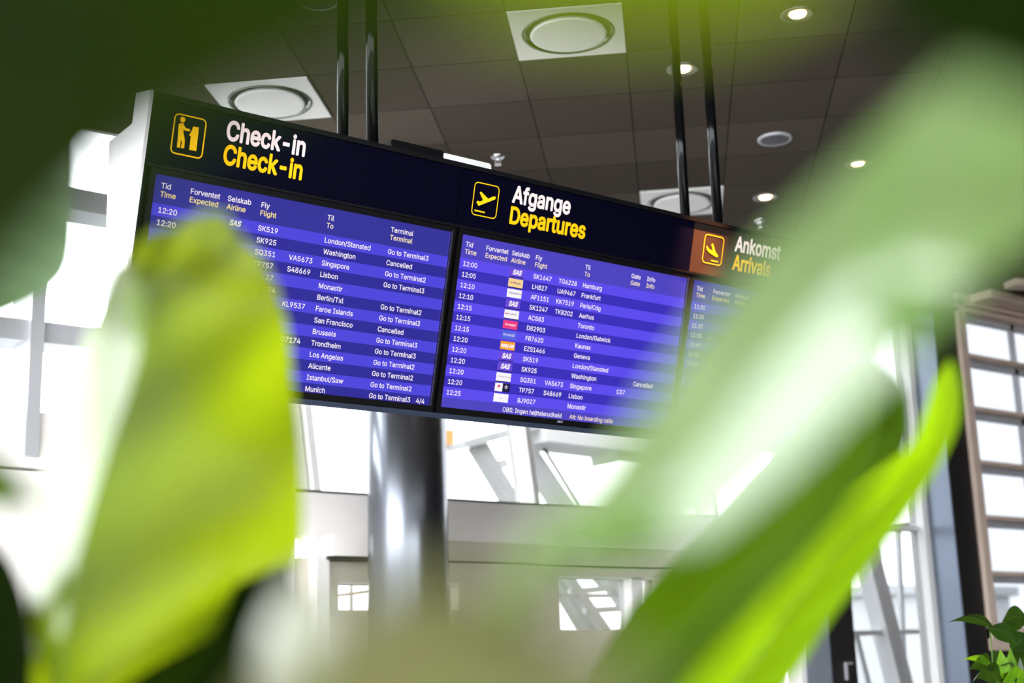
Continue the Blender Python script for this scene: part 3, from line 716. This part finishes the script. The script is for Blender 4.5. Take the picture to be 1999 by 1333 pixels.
logo(d2, U, lt(5), (236, 60, 130), 'norwegian', WH, 0.054, cap=0.008)
logo(d2, U, lt(6), (86, 100, 222), 'RYANAIR', (225, 225, 250), 0.056, cap=0.009)
logo(d2, U, lt(7), (247, 160, 30), 'easyJet', WH, 0.066, cap=0.016, off=0.03)
logo(d2, U, lt(10), WH, 'SINGAPORE AIRLINES', (130, 120, 160), 0.056, cap=0.0055, off=0.0, under=True, extra=[(dot(U+0.067, lt(10)-0.018, 0.003), (240, 190, 80))])
tq = lt(11)
logo(d2, U, tq, WH, None, WH, 0.05, extra=[([(U+0.037, tq-0.0335), (U+0.073, tq-0.0335), (U+0.073, tq), (U+0.037, tq)], (22, 18, 50)),
     ([(U+0.013, tq-0.021), (U+0.016, tq-0.021), (U+0.017, tq-0.017), (U+0.025, tq-0.014), (U+0.025, tq-0.008), (U+0.013, tq-0.008)], (230, 50, 90)),
     ([(u, t+0.0001) for u, t in star(U+0.055, tq-0.014, 0.011)], (220, 215, 240)),])
logo(d2, U, lt(12), WH, None, WH, 0.05, extra=[(dot(U+0.035, lt(12)-0.018, 0.0025), (110, 100, 160))])

# ------------------------------------------------------------------ plants
def crom(P, s):
    n = len(P)-1; x = min(max(s*n, 0), n-1e-6); i = int(x); f = x-i
    p0, p1, p2, p3 = P[max(i-1, 0)], P[i], P[i+1], P[min(i+2, n)]
    return 0.5*((2*p1) + (p2-p0)*f + (2*p0-5*p1+4*p2-p3)*f*f + (3*p1-p0-3*p2+p3)*f**3)
def leaf(parent, mat_, rows, label=None, nl=36, nw=14, ripple=0.0, rib=0.0016, name='leaf', ribmat=None, curl=0.0):
    """rows from base to tip: left edge, midrib, right edge points in the world"""
    Ls, Ms, Rs = ([Vector(r[i]) for r in rows] for i in range(3))
    bm = bmesh.new(); uvl = bm.loops.layers.uv.new('UVMap'); g = []
    for i in range(nl+1):
        s = i/nl; l, m_, r_ = crom(Ls, s), crom(Ms, s), crom(Rs, s); row = []
        nrm = (r_-l).cross(crom(Ms, min(1, s+0.02)) - crom(Ms, max(0, s-0.02)))
        nrm = nrm.normalized() if nrm.length > 1e-9 else Vector((0, 0, 0))
        for j in range(nw+1):
            w = j/nw*2-1
            e = l if w < 0 else r_; a = abs(w)
            p = m_.lerp(e, a) + nrm*(curl*math.sin(a*3.14159)*(e-m_).length)
            p = p + nrm*(ripple*math.sin(s*42 - a*5)*a)
            row.append((bm.verts.new(p), (j/nw, s)))
        g.append(row)
    for i in range(nl):
        for j in range(nw):
            q = (g[i][j], g[i][j+1], g[i+1][j+1], g[i+1][j]); f = bm.faces.new([x[0] for x in q]); f.smooth = True
            for lp, x in zip(f.loops, q): lp[uvl].uv = x[1]
    for i in range(nl):
        e_ = bm.edges.get((g[i][nw//2][0], g[i+1][nw//2][0]))
        if e_: e_.smooth = False
    bmesh.ops.remove_doubles(bm, verts=bm.verts, dist=1e-6)
    me = bpy.data.meshes.new(name); bm.to_mesh(me); bm.free()
    o = obj_me(name, me, mat_, parent)
    if label: o['label'] = label
    if rib:
        bm = bmesh.new(); K = 20
        add_tube(bm, [crom(Ms, k/K) for k in range(K+1)], [rib*(1-0.85*k/K) for k in range(K+1)], 8)
        obj('midrib', bm, ribmat or M_STALK, o)
    return o
def stalk(parent, pts, r0, r1, m_=None):
    P = [Vector(p) for p in pts]; K = 16; bm = bmesh.new()
    add_tube(bm, [crom(P, k/K) for k in range(K+1)], [r0+(r1-r0)*k/K for k in range(K+1)], 10)
    return obj('stalk', bm, m_ or M_STALK, parent)
def pot(parent, x, y, r, h):
    obj('planter', lathe([(0, 0), (r*0.82, 0), (r*0.86, 0.02), (r, h-0.02), (r, h), (r-0.025, h), (r-0.03, h-0.05), (0, h-0.05)], 48, (x, y, 0)), M_POT, parent)
    obj('soil', lathe([(0, h-0.03), (r*0.5, h-0.035), (r-0.028, h-0.045)], 32, (x, y, 0)), M_SOIL, parent)
def D3(r): return [at_depth(*q) for q in r]

PL = Vector((-0.05, 0.95, 0)); PR = Vector((1.05, 0.35, 0))
left = thing('broad_leaf_plant', 'big blurred potted plant at the left with a bright green upright leaf', 'plant', tuple(PL), 'foreground plants')
right = thing('broad_leaf_plant', 'big blurred potted plant at the right with pale and lime leaves', 'plant', tuple(PR), 'foreground plants')
pot(left, PL.x, PL.y, 0.22, 0.45); pot(right, PR.x, PR.y, 0.24, 0.45)
def grow(parent, base, P0, first_mid, r=0.007, m_=None, via=None):
    b = Vector((P0.x + base[0], P0.y + base[1], 0.42)); e = Vector(first_mid)
    mid = [Vector(q) for q in via] if via else [b.lerp(e, 0.4) + Vector((base[0]*0.6, base[1]*0.6, 0.12)), e.lerp(b, 0.12)]
    stalk(parent, [b] + mid + [e], r*1.3, r*0.7, m_)
def put(parent, P0, base, mat_, rows, label=None, via=None, **kw):
    rr = [D3(q) for q in rows]
    dk = M_STALKD if mat_ in (LF_DARK, LF_TOP, LF_SHADE) else None
    leaf(parent, mat_, rr, label, ribmat=dk, **kw); grow(parent, base, P0, rr[0][1], 0.007, dk, via)

def row(l, m_, r_, dl, dm, dr): return ((*l, dl), (*m_, dm), (*r_, dr))
# bright leaf at the left with its pale folded half
put(left, PL, (0.05, 0.02), LF_MAIN, [
    row((80, 1430), (102, 1430), (125, 1430), 1.10, 1.12, 1.15),
    row((68, 1310), (118, 1300), (300, 1300), 1.09, 1.13, 1.24),
    row((56, 1150), (145, 1120), (535, 1165), 1.17, 1.14, 1.32),
    row((70, 985), (192, 945), (590, 1030), 1.21, 1.15, 1.33),
    row((108, 830), (240, 800), (584, 860), 1.21, 1.15, 1.30),
    row((162, 670), (276, 680), (570, 705), 1.20, 1.15, 1.29),
    row((214, 545), (284, 590), (552, 598), 1.16, 1.14, 1.25),
    row((258, 490), (330, 525), (528, 530), 1.09, 1.13, 1.16),
    row((325, 440), (390, 470), (482, 470), 1.07, 1.10, 1.12),
    row((420, 412), (428, 414), (436, 414), 1.08, 1.08, 1.08)], 'bright green leaf with a pale folded half', ripple=0.003, curl=0.04)
# grey green leaf hanging in from the left
put(left, PL, (-0.05, 0.05), LF_GREY, [
    row((-230, 130), (-60, 150), (110, 190), 1.35, 1.35, 1.35),
    row((-240, 300), (-50, 300), (150, 290), 1.30, 1.36, 1.28),
    row((-225, 420), (-42, 420), (149, 420), 1.28, 1.36, 1.26),
    row((-200, 520), (-42, 520), (133, 530), 1.28, 1.34, 1.26),
    row((-150, 590), (-50, 585), (66, 588), 1.29, 1.32, 1.28),
    row((-70, 640), (-62, 640), (-55, 640), 1.3, 1.3, 1.3)], 'grey green leaf with a soft sheen', curl=0.05)
# near dark leaf arching over the top left
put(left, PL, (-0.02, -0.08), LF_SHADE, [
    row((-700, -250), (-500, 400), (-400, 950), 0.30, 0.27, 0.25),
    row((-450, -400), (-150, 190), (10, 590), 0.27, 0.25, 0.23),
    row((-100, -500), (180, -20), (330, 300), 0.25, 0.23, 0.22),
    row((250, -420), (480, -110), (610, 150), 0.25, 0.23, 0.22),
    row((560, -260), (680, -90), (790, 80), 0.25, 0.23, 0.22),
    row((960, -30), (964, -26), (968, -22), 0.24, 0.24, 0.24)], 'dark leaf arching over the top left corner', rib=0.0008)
# dark leaf in the lower left corner
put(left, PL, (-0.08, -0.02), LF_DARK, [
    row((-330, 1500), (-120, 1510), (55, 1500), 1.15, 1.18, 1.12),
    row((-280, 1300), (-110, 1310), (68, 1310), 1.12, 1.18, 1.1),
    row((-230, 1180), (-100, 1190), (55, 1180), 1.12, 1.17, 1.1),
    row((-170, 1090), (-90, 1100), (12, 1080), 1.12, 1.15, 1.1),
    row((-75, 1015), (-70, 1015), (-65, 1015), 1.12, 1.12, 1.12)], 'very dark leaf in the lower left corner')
# small blurred dark leaf end at the left edge
put(left, PL, (-0.08, 0.06), LF_MID, [
    row((-260, 800), (-260, 860), (-260, 920), 0.72, 0.74, 0.72),
    row((-90, 850), (-100, 920), (-110, 980), 0.70, 0.73, 0.70),
    row((10, 900), (0, 950), (-20, 990), 0.70, 0.72, 0.70),
    row((78, 990), (78, 992), (76, 994), 0.70, 0.70, 0.70)])
# dark leaf underneath the bright one
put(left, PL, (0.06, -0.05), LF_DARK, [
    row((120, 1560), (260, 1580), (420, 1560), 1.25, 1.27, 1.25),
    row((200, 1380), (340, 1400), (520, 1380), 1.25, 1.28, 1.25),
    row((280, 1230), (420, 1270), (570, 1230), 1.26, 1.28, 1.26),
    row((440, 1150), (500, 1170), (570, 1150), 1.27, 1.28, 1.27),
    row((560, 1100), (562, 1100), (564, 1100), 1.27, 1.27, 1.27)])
# pale narrow leaf seen near the lower middle
put(right, PR, (-0.10, 0.02), LF_PALE, [
    row((490, 1620), (575, 1620), (670, 1620), 0.525, 0.51, 0.495),
    row((490, 1420), (575, 1420), (665, 1420), 0.525, 0.51, 0.495),
    row((500, 1280), (578, 1280), (658, 1280), 0.525, 0.51, 0.495),
    row((535, 1180), (584, 1180), (630, 1180), 0.52, 0.51, 0.50),
    row((588, 1110), (590, 1110), (592, 1110), 0.50, 0.50, 0.50)], 'pale narrow blurred leaf')
# olive near leaf across the lower middle
put(right, PR, (-0.12, -0.03), LF_OLIVE, [
    row((470, 1420), (620, 1640), (720, 1800), 0.28, 0.29, 0.28),
    row((640, 1210), (880, 1400), (1080, 1620), 0.27, 0.29, 0.27),
    row((850, 1115), (1050, 1280), (1220, 1450), 0.27, 0.29, 0.27),
    row((1020, 1160), (1130, 1250), (1230, 1370), 0.27, 0.28, 0.27),
    row((1262, 1310), (1265, 1315), (1268, 1320), 0.27, 0.27, 0.27)], 'olive leaf blurred across the lower middle', rib=0.001)
# broad pale leaf from the lower middle to the upper right
put(right, PR, (0.02, -0.08), LF_SHEEN, [
    row((1010, 1040), (1060, 1070), (1120, 1105), 0.462, 0.465, 0.46),
    row((1140, 950), (1235, 1005), (1350, 1060), 0.467, 0.47, 0.457),
    row((1245, 805), (1385, 865), (1540, 915), 0.466, 0.47, 0.452),
    row((1345, 655), (1500, 715), (1680, 775), 0.466, 0.47, 0.449),
    row((1475, 495), (1630, 575), (1810, 655), 0.461, 0.465, 0.446),
    row((1655, 315), (1780, 425), (1915, 545), 0.450, 0.46, 0.475),
    row((1845, 140), (1950, 275), (2070, 430), 0.444, 0.455, 0.475),
    row((2040, -30), (2120, 110), (2210, 290), 0.436, 0.445, 0.464),
    row((2330, -80), (2335, -75), (2340, -70), 0.44, 0.44, 0.44)], 'broad pale green leaf with a white sheen', rib=0.0008, via=D3(((1500, 2100, 0.62), (1010, 1350, 0.50), (1020, 1150, 0.47))))
# dark leaf end in the upper right corner, lime leaf along the top edge
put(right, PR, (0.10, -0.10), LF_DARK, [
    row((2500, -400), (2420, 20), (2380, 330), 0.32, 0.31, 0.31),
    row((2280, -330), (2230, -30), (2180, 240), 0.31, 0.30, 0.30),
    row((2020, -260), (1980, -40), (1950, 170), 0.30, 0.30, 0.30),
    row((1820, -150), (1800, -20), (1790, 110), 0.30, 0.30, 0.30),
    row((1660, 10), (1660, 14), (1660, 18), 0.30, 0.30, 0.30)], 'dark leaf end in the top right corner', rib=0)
put(left, PL, (0.0, -0.10), LF_TOP, [
    row((300, -390), (420, -210), (560, -30), 0.27, 0.26, 0.25),
    row((650, -330), (740, -120), (820, 40), 0.26, 0.25, 0.25),
    row((1050, -290), (1090, -80), (1120, 75), 0.26, 0.25, 0.25),
    row((1380, -220), (1410, -60), (1430, 62), 0.26, 0.25, 0.25),
    row((1660, -50), (1662, -46), (1664, -42), 0.26, 0.26, 0.26)], 'olive lime leaf along the top edge', rib=0, via=D3(((-1500, 900, 0.75), (-1300, 0, 0.45), (-300, -700, 0.30))))
# lime leaf behind it
put(right, PR, (0.06, 0.06), LF_LIME, [
    row((1090, 1560), (1200, 1590), (1330, 1570), 1.45, 1.45, 1.42),
    row((1270, 1340), (1430, 1345), (1534, 1338), 1.42, 1.48, 1.42),
    row((1410, 1180), (1530, 1205), (1622, 1210), 1.42, 1.48, 1.42),
    row((1555, 1045), (1640, 1070), (1716, 1082), 1.43, 1.48, 1.42),
    row((1690, 935), (1745, 960), (1797, 966), 1.44, 1.48, 1.43),
    row((1775, 870), (1812, 885), (1846, 885), 1.45, 1.48, 1.44),
    row((1806, 800), (1840, 810), (1873, 815), 1.46, 1.48, 1.45),
    row((1826, 742), (1850, 745), (1874, 752), 1.47, 1.48, 1.46),
    row((1855, 702), (1857, 702), (1859, 702), 1.47, 1.47, 1.47)], 'lime leaf with a crisp lower edge', curl=0.05)
# added green leaf standing in for the shaded band of the lime one
put(right, PR, (-0.02, 0.03), LF_MID, [
    row((1040, 1420), (1130, 1460), (1230, 1500), 0.64, 0.66, 0.64),
    row((1265, 1205), (1330, 1255), (1385, 1300), 0.64, 0.66, 0.64),
    row((1440, 1065), (1490, 1110), (1525, 1150), 0.65, 0.66, 0.65),
    row((1580, 945), (1620, 985), (1650, 1015), 0.66, 0.67, 0.66),
    row((1730, 870), (1732, 872), (1734, 874), 0.67, 0.67, 0.67)], 'blurred mid green leaf for the shaded band of the lime leaf')
# green leaf with a rounded tip between the two
put(right, PR, (0.02, 0.08), LF_MID, [
    row((1060, 1480), (1180, 1500), (1330, 1520), 1.55, 1.58, 1.55),
    row((1230, 1190), (1380, 1240), (1500, 1240), 1.55, 1.6, 1.55),
    row((1430, 990), (1560, 1020), (1660, 1010), 1.55, 1.6, 1.55),
    row((1580, 830), (1690, 890), (1764, 880), 1.56, 1.6, 1.56),
    row((1640, 755), (1718, 800), (1774, 792), 1.56, 1.59, 1.56),
    row((1682, 724), (1724, 742), (1760, 746), 1.57, 1.58, 1.57),
    row((1714, 716), (1716, 716), (1718, 716), 1.57, 1.57, 1.57)], 'mid green leaf with a rounded tip')

# bushy potted plant at the lower right -------------------------------------
YB = 4.0
bc = at_y(1968, 1290, YB)
bush = thing('leafy_bush', 'bushy potted plant with small glossy oval leaves in the lower right corner', 'plant', (bc.x, YB, 0))
pot(bush, bc.x, YB, 0.25, 0.6)
def small_leaf(a, b, w, m_, dy=0.0, roll=0.3, sag=0.0):
    A, B = at_y(*a, YB+dy), at_y(*b, YB+dy+random.uniform(-0.03, 0.03)); d = B-A; L = d.length
    s = d.cross(FWD).normalized(); nrm = s.cross(d).normalized(); s = (s*math.cos(roll) + nrm*math.sin(roll))
    prof = [0.03, 0.55, 0.95, 1.0, 0.75, 0.35, 0.02]; rows = []
    for k, q in enumerate(prof):
        f = k/(len(prof)-1); m0 = A + d*f + Vector((0, 0, sag*L*math.sin(f*3.14159)))
        hw = w*q/2*L/max(1e-6, ((b[0]-a[0])**2+(b[1]-a[1])**2)**.5)
        up = nrm*(-hw*0.25)
        rows.append((m0 + s*hw + up, m0, m0 - s*hw + up))
    leaf(bush, m_, rows, nl=14, nw=6, rib=0.0012)
for a, b, w, mm, dy, roll, sag in (
        ((1940, 1226), (1848, 1216), 17, LF_BUSH, 0, 0.7, 0.10), ((1928, 1226), (1988, 1262), 27, LF_BUSH, -0.05, 0.2, 0.12), ((1950, 1228), (2012, 1214), 26, LF_BUSH, 0.1, 0.2, 0.14),
        ((1972, 1268), (2010, 1236), 40, LF_BUSH, 0.02, 0.5, 0.0), ((1985, 1310), (2015, 1250), 46, LF_BUSH, 0.05, 0.1, 0.0), ((1962, 1330), (1952, 1266), 26, LF_BUSHL, -0.05, 0.2, 0.0),
        ((1975, 1325), (1972, 1264), 24, LF_BUSHL, -0.02, 0.9, 0.0), ((1940, 1304), (1876, 1289), 11, LF_BUSHL, 0, 0.5, 0.12), ((1936, 1308), (1890, 1310), 18, LF_BUSH, 0.03, 0.2, 0.2),
        ((1960, 1296), (1936, 1268), 18, LF_BUSH, 0.05, 0.3, 0.0), ((1955, 1340), (1898, 1332), 22, LF_BUSH, -0.04, 0.3, 0.25), ((1970, 1345), (1935, 1312), 26, LF_BUSH, 0.05, 0.2, 0.1),
        ((1965, 1350), (2005, 1310), 30, LF_BUSH, -0.03, 0.4, 0.1), ((1990, 1350), (1990, 1300), 26, LF_BUSHL, 0, 0.5, 0.0), ((1940, 1370), (1905, 1350), 26, LF_BUSH, 0, 0.2, 0.1),
        ((1975, 1380), (1945, 1330), 26, LF_BUSHL, -0.08, 0.2, 0.0), ((1980, 1300), (1946, 1302), 12, LF_GREY, -0.08, 0.9, 0.1)):
    small_leaf(a, b, w, mm, dy, roll, sag)
for k in range(16):
    a = (random.uniform(1955, 2030), random.uniform(1322, 1352)); an = random.uniform(0.5, 2.5); ln = random.uniform(28, 52)
    small_leaf(a, (a[0]+math.cos(an)*ln, a[1]-math.sin(an)*ln), random.uniform(13, 22), random.choice((LF_BUSH, LF_BUSH, LF_BUSHL)), random.uniform(-0.1, 0.12), random.uniform(0, 0.9), 0.08)
for k in range(26):
    a = (random.uniform(1940, 2080), random.uniform(1330, 1560)); an = random.uniform(0, 6.283); ln = random.uniform(50, 80)
    small_leaf(a, (a[0]+math.cos(an)*ln, a[1]-abs(math.sin(an))*ln), random.uniform(22, 36), random.choice((LF_BUSH, LF_BUSH, LF_BUSHL)), random.uniform(-0.12, 0.12), random.uniform(0, 0.9), 0.05)
for (x, y) in ((1932, 1226), (1962, 1300), (1975, 1270), (1990, 1300), (1945, 1306), (2030, 1330)):
    e = at_y(x, y, YB); b = Vector((bc.x + random.uniform(-0.06, 0.06), YB + random.uniform(-0.06, 0.06), 0.56))
    P = [b, b.lerp(e, 0.5) + Vector((random.uniform(-0.03, 0.03), 0, 0.03)), e]; K = 10; bm = bmesh.new()
    add_tube(bm, [crom(P, k/K) for k in range(K+1)], [0.008-0.005*k/K for k in range(K+1)], 8); obj('stem', bm, M_STALK, bush)
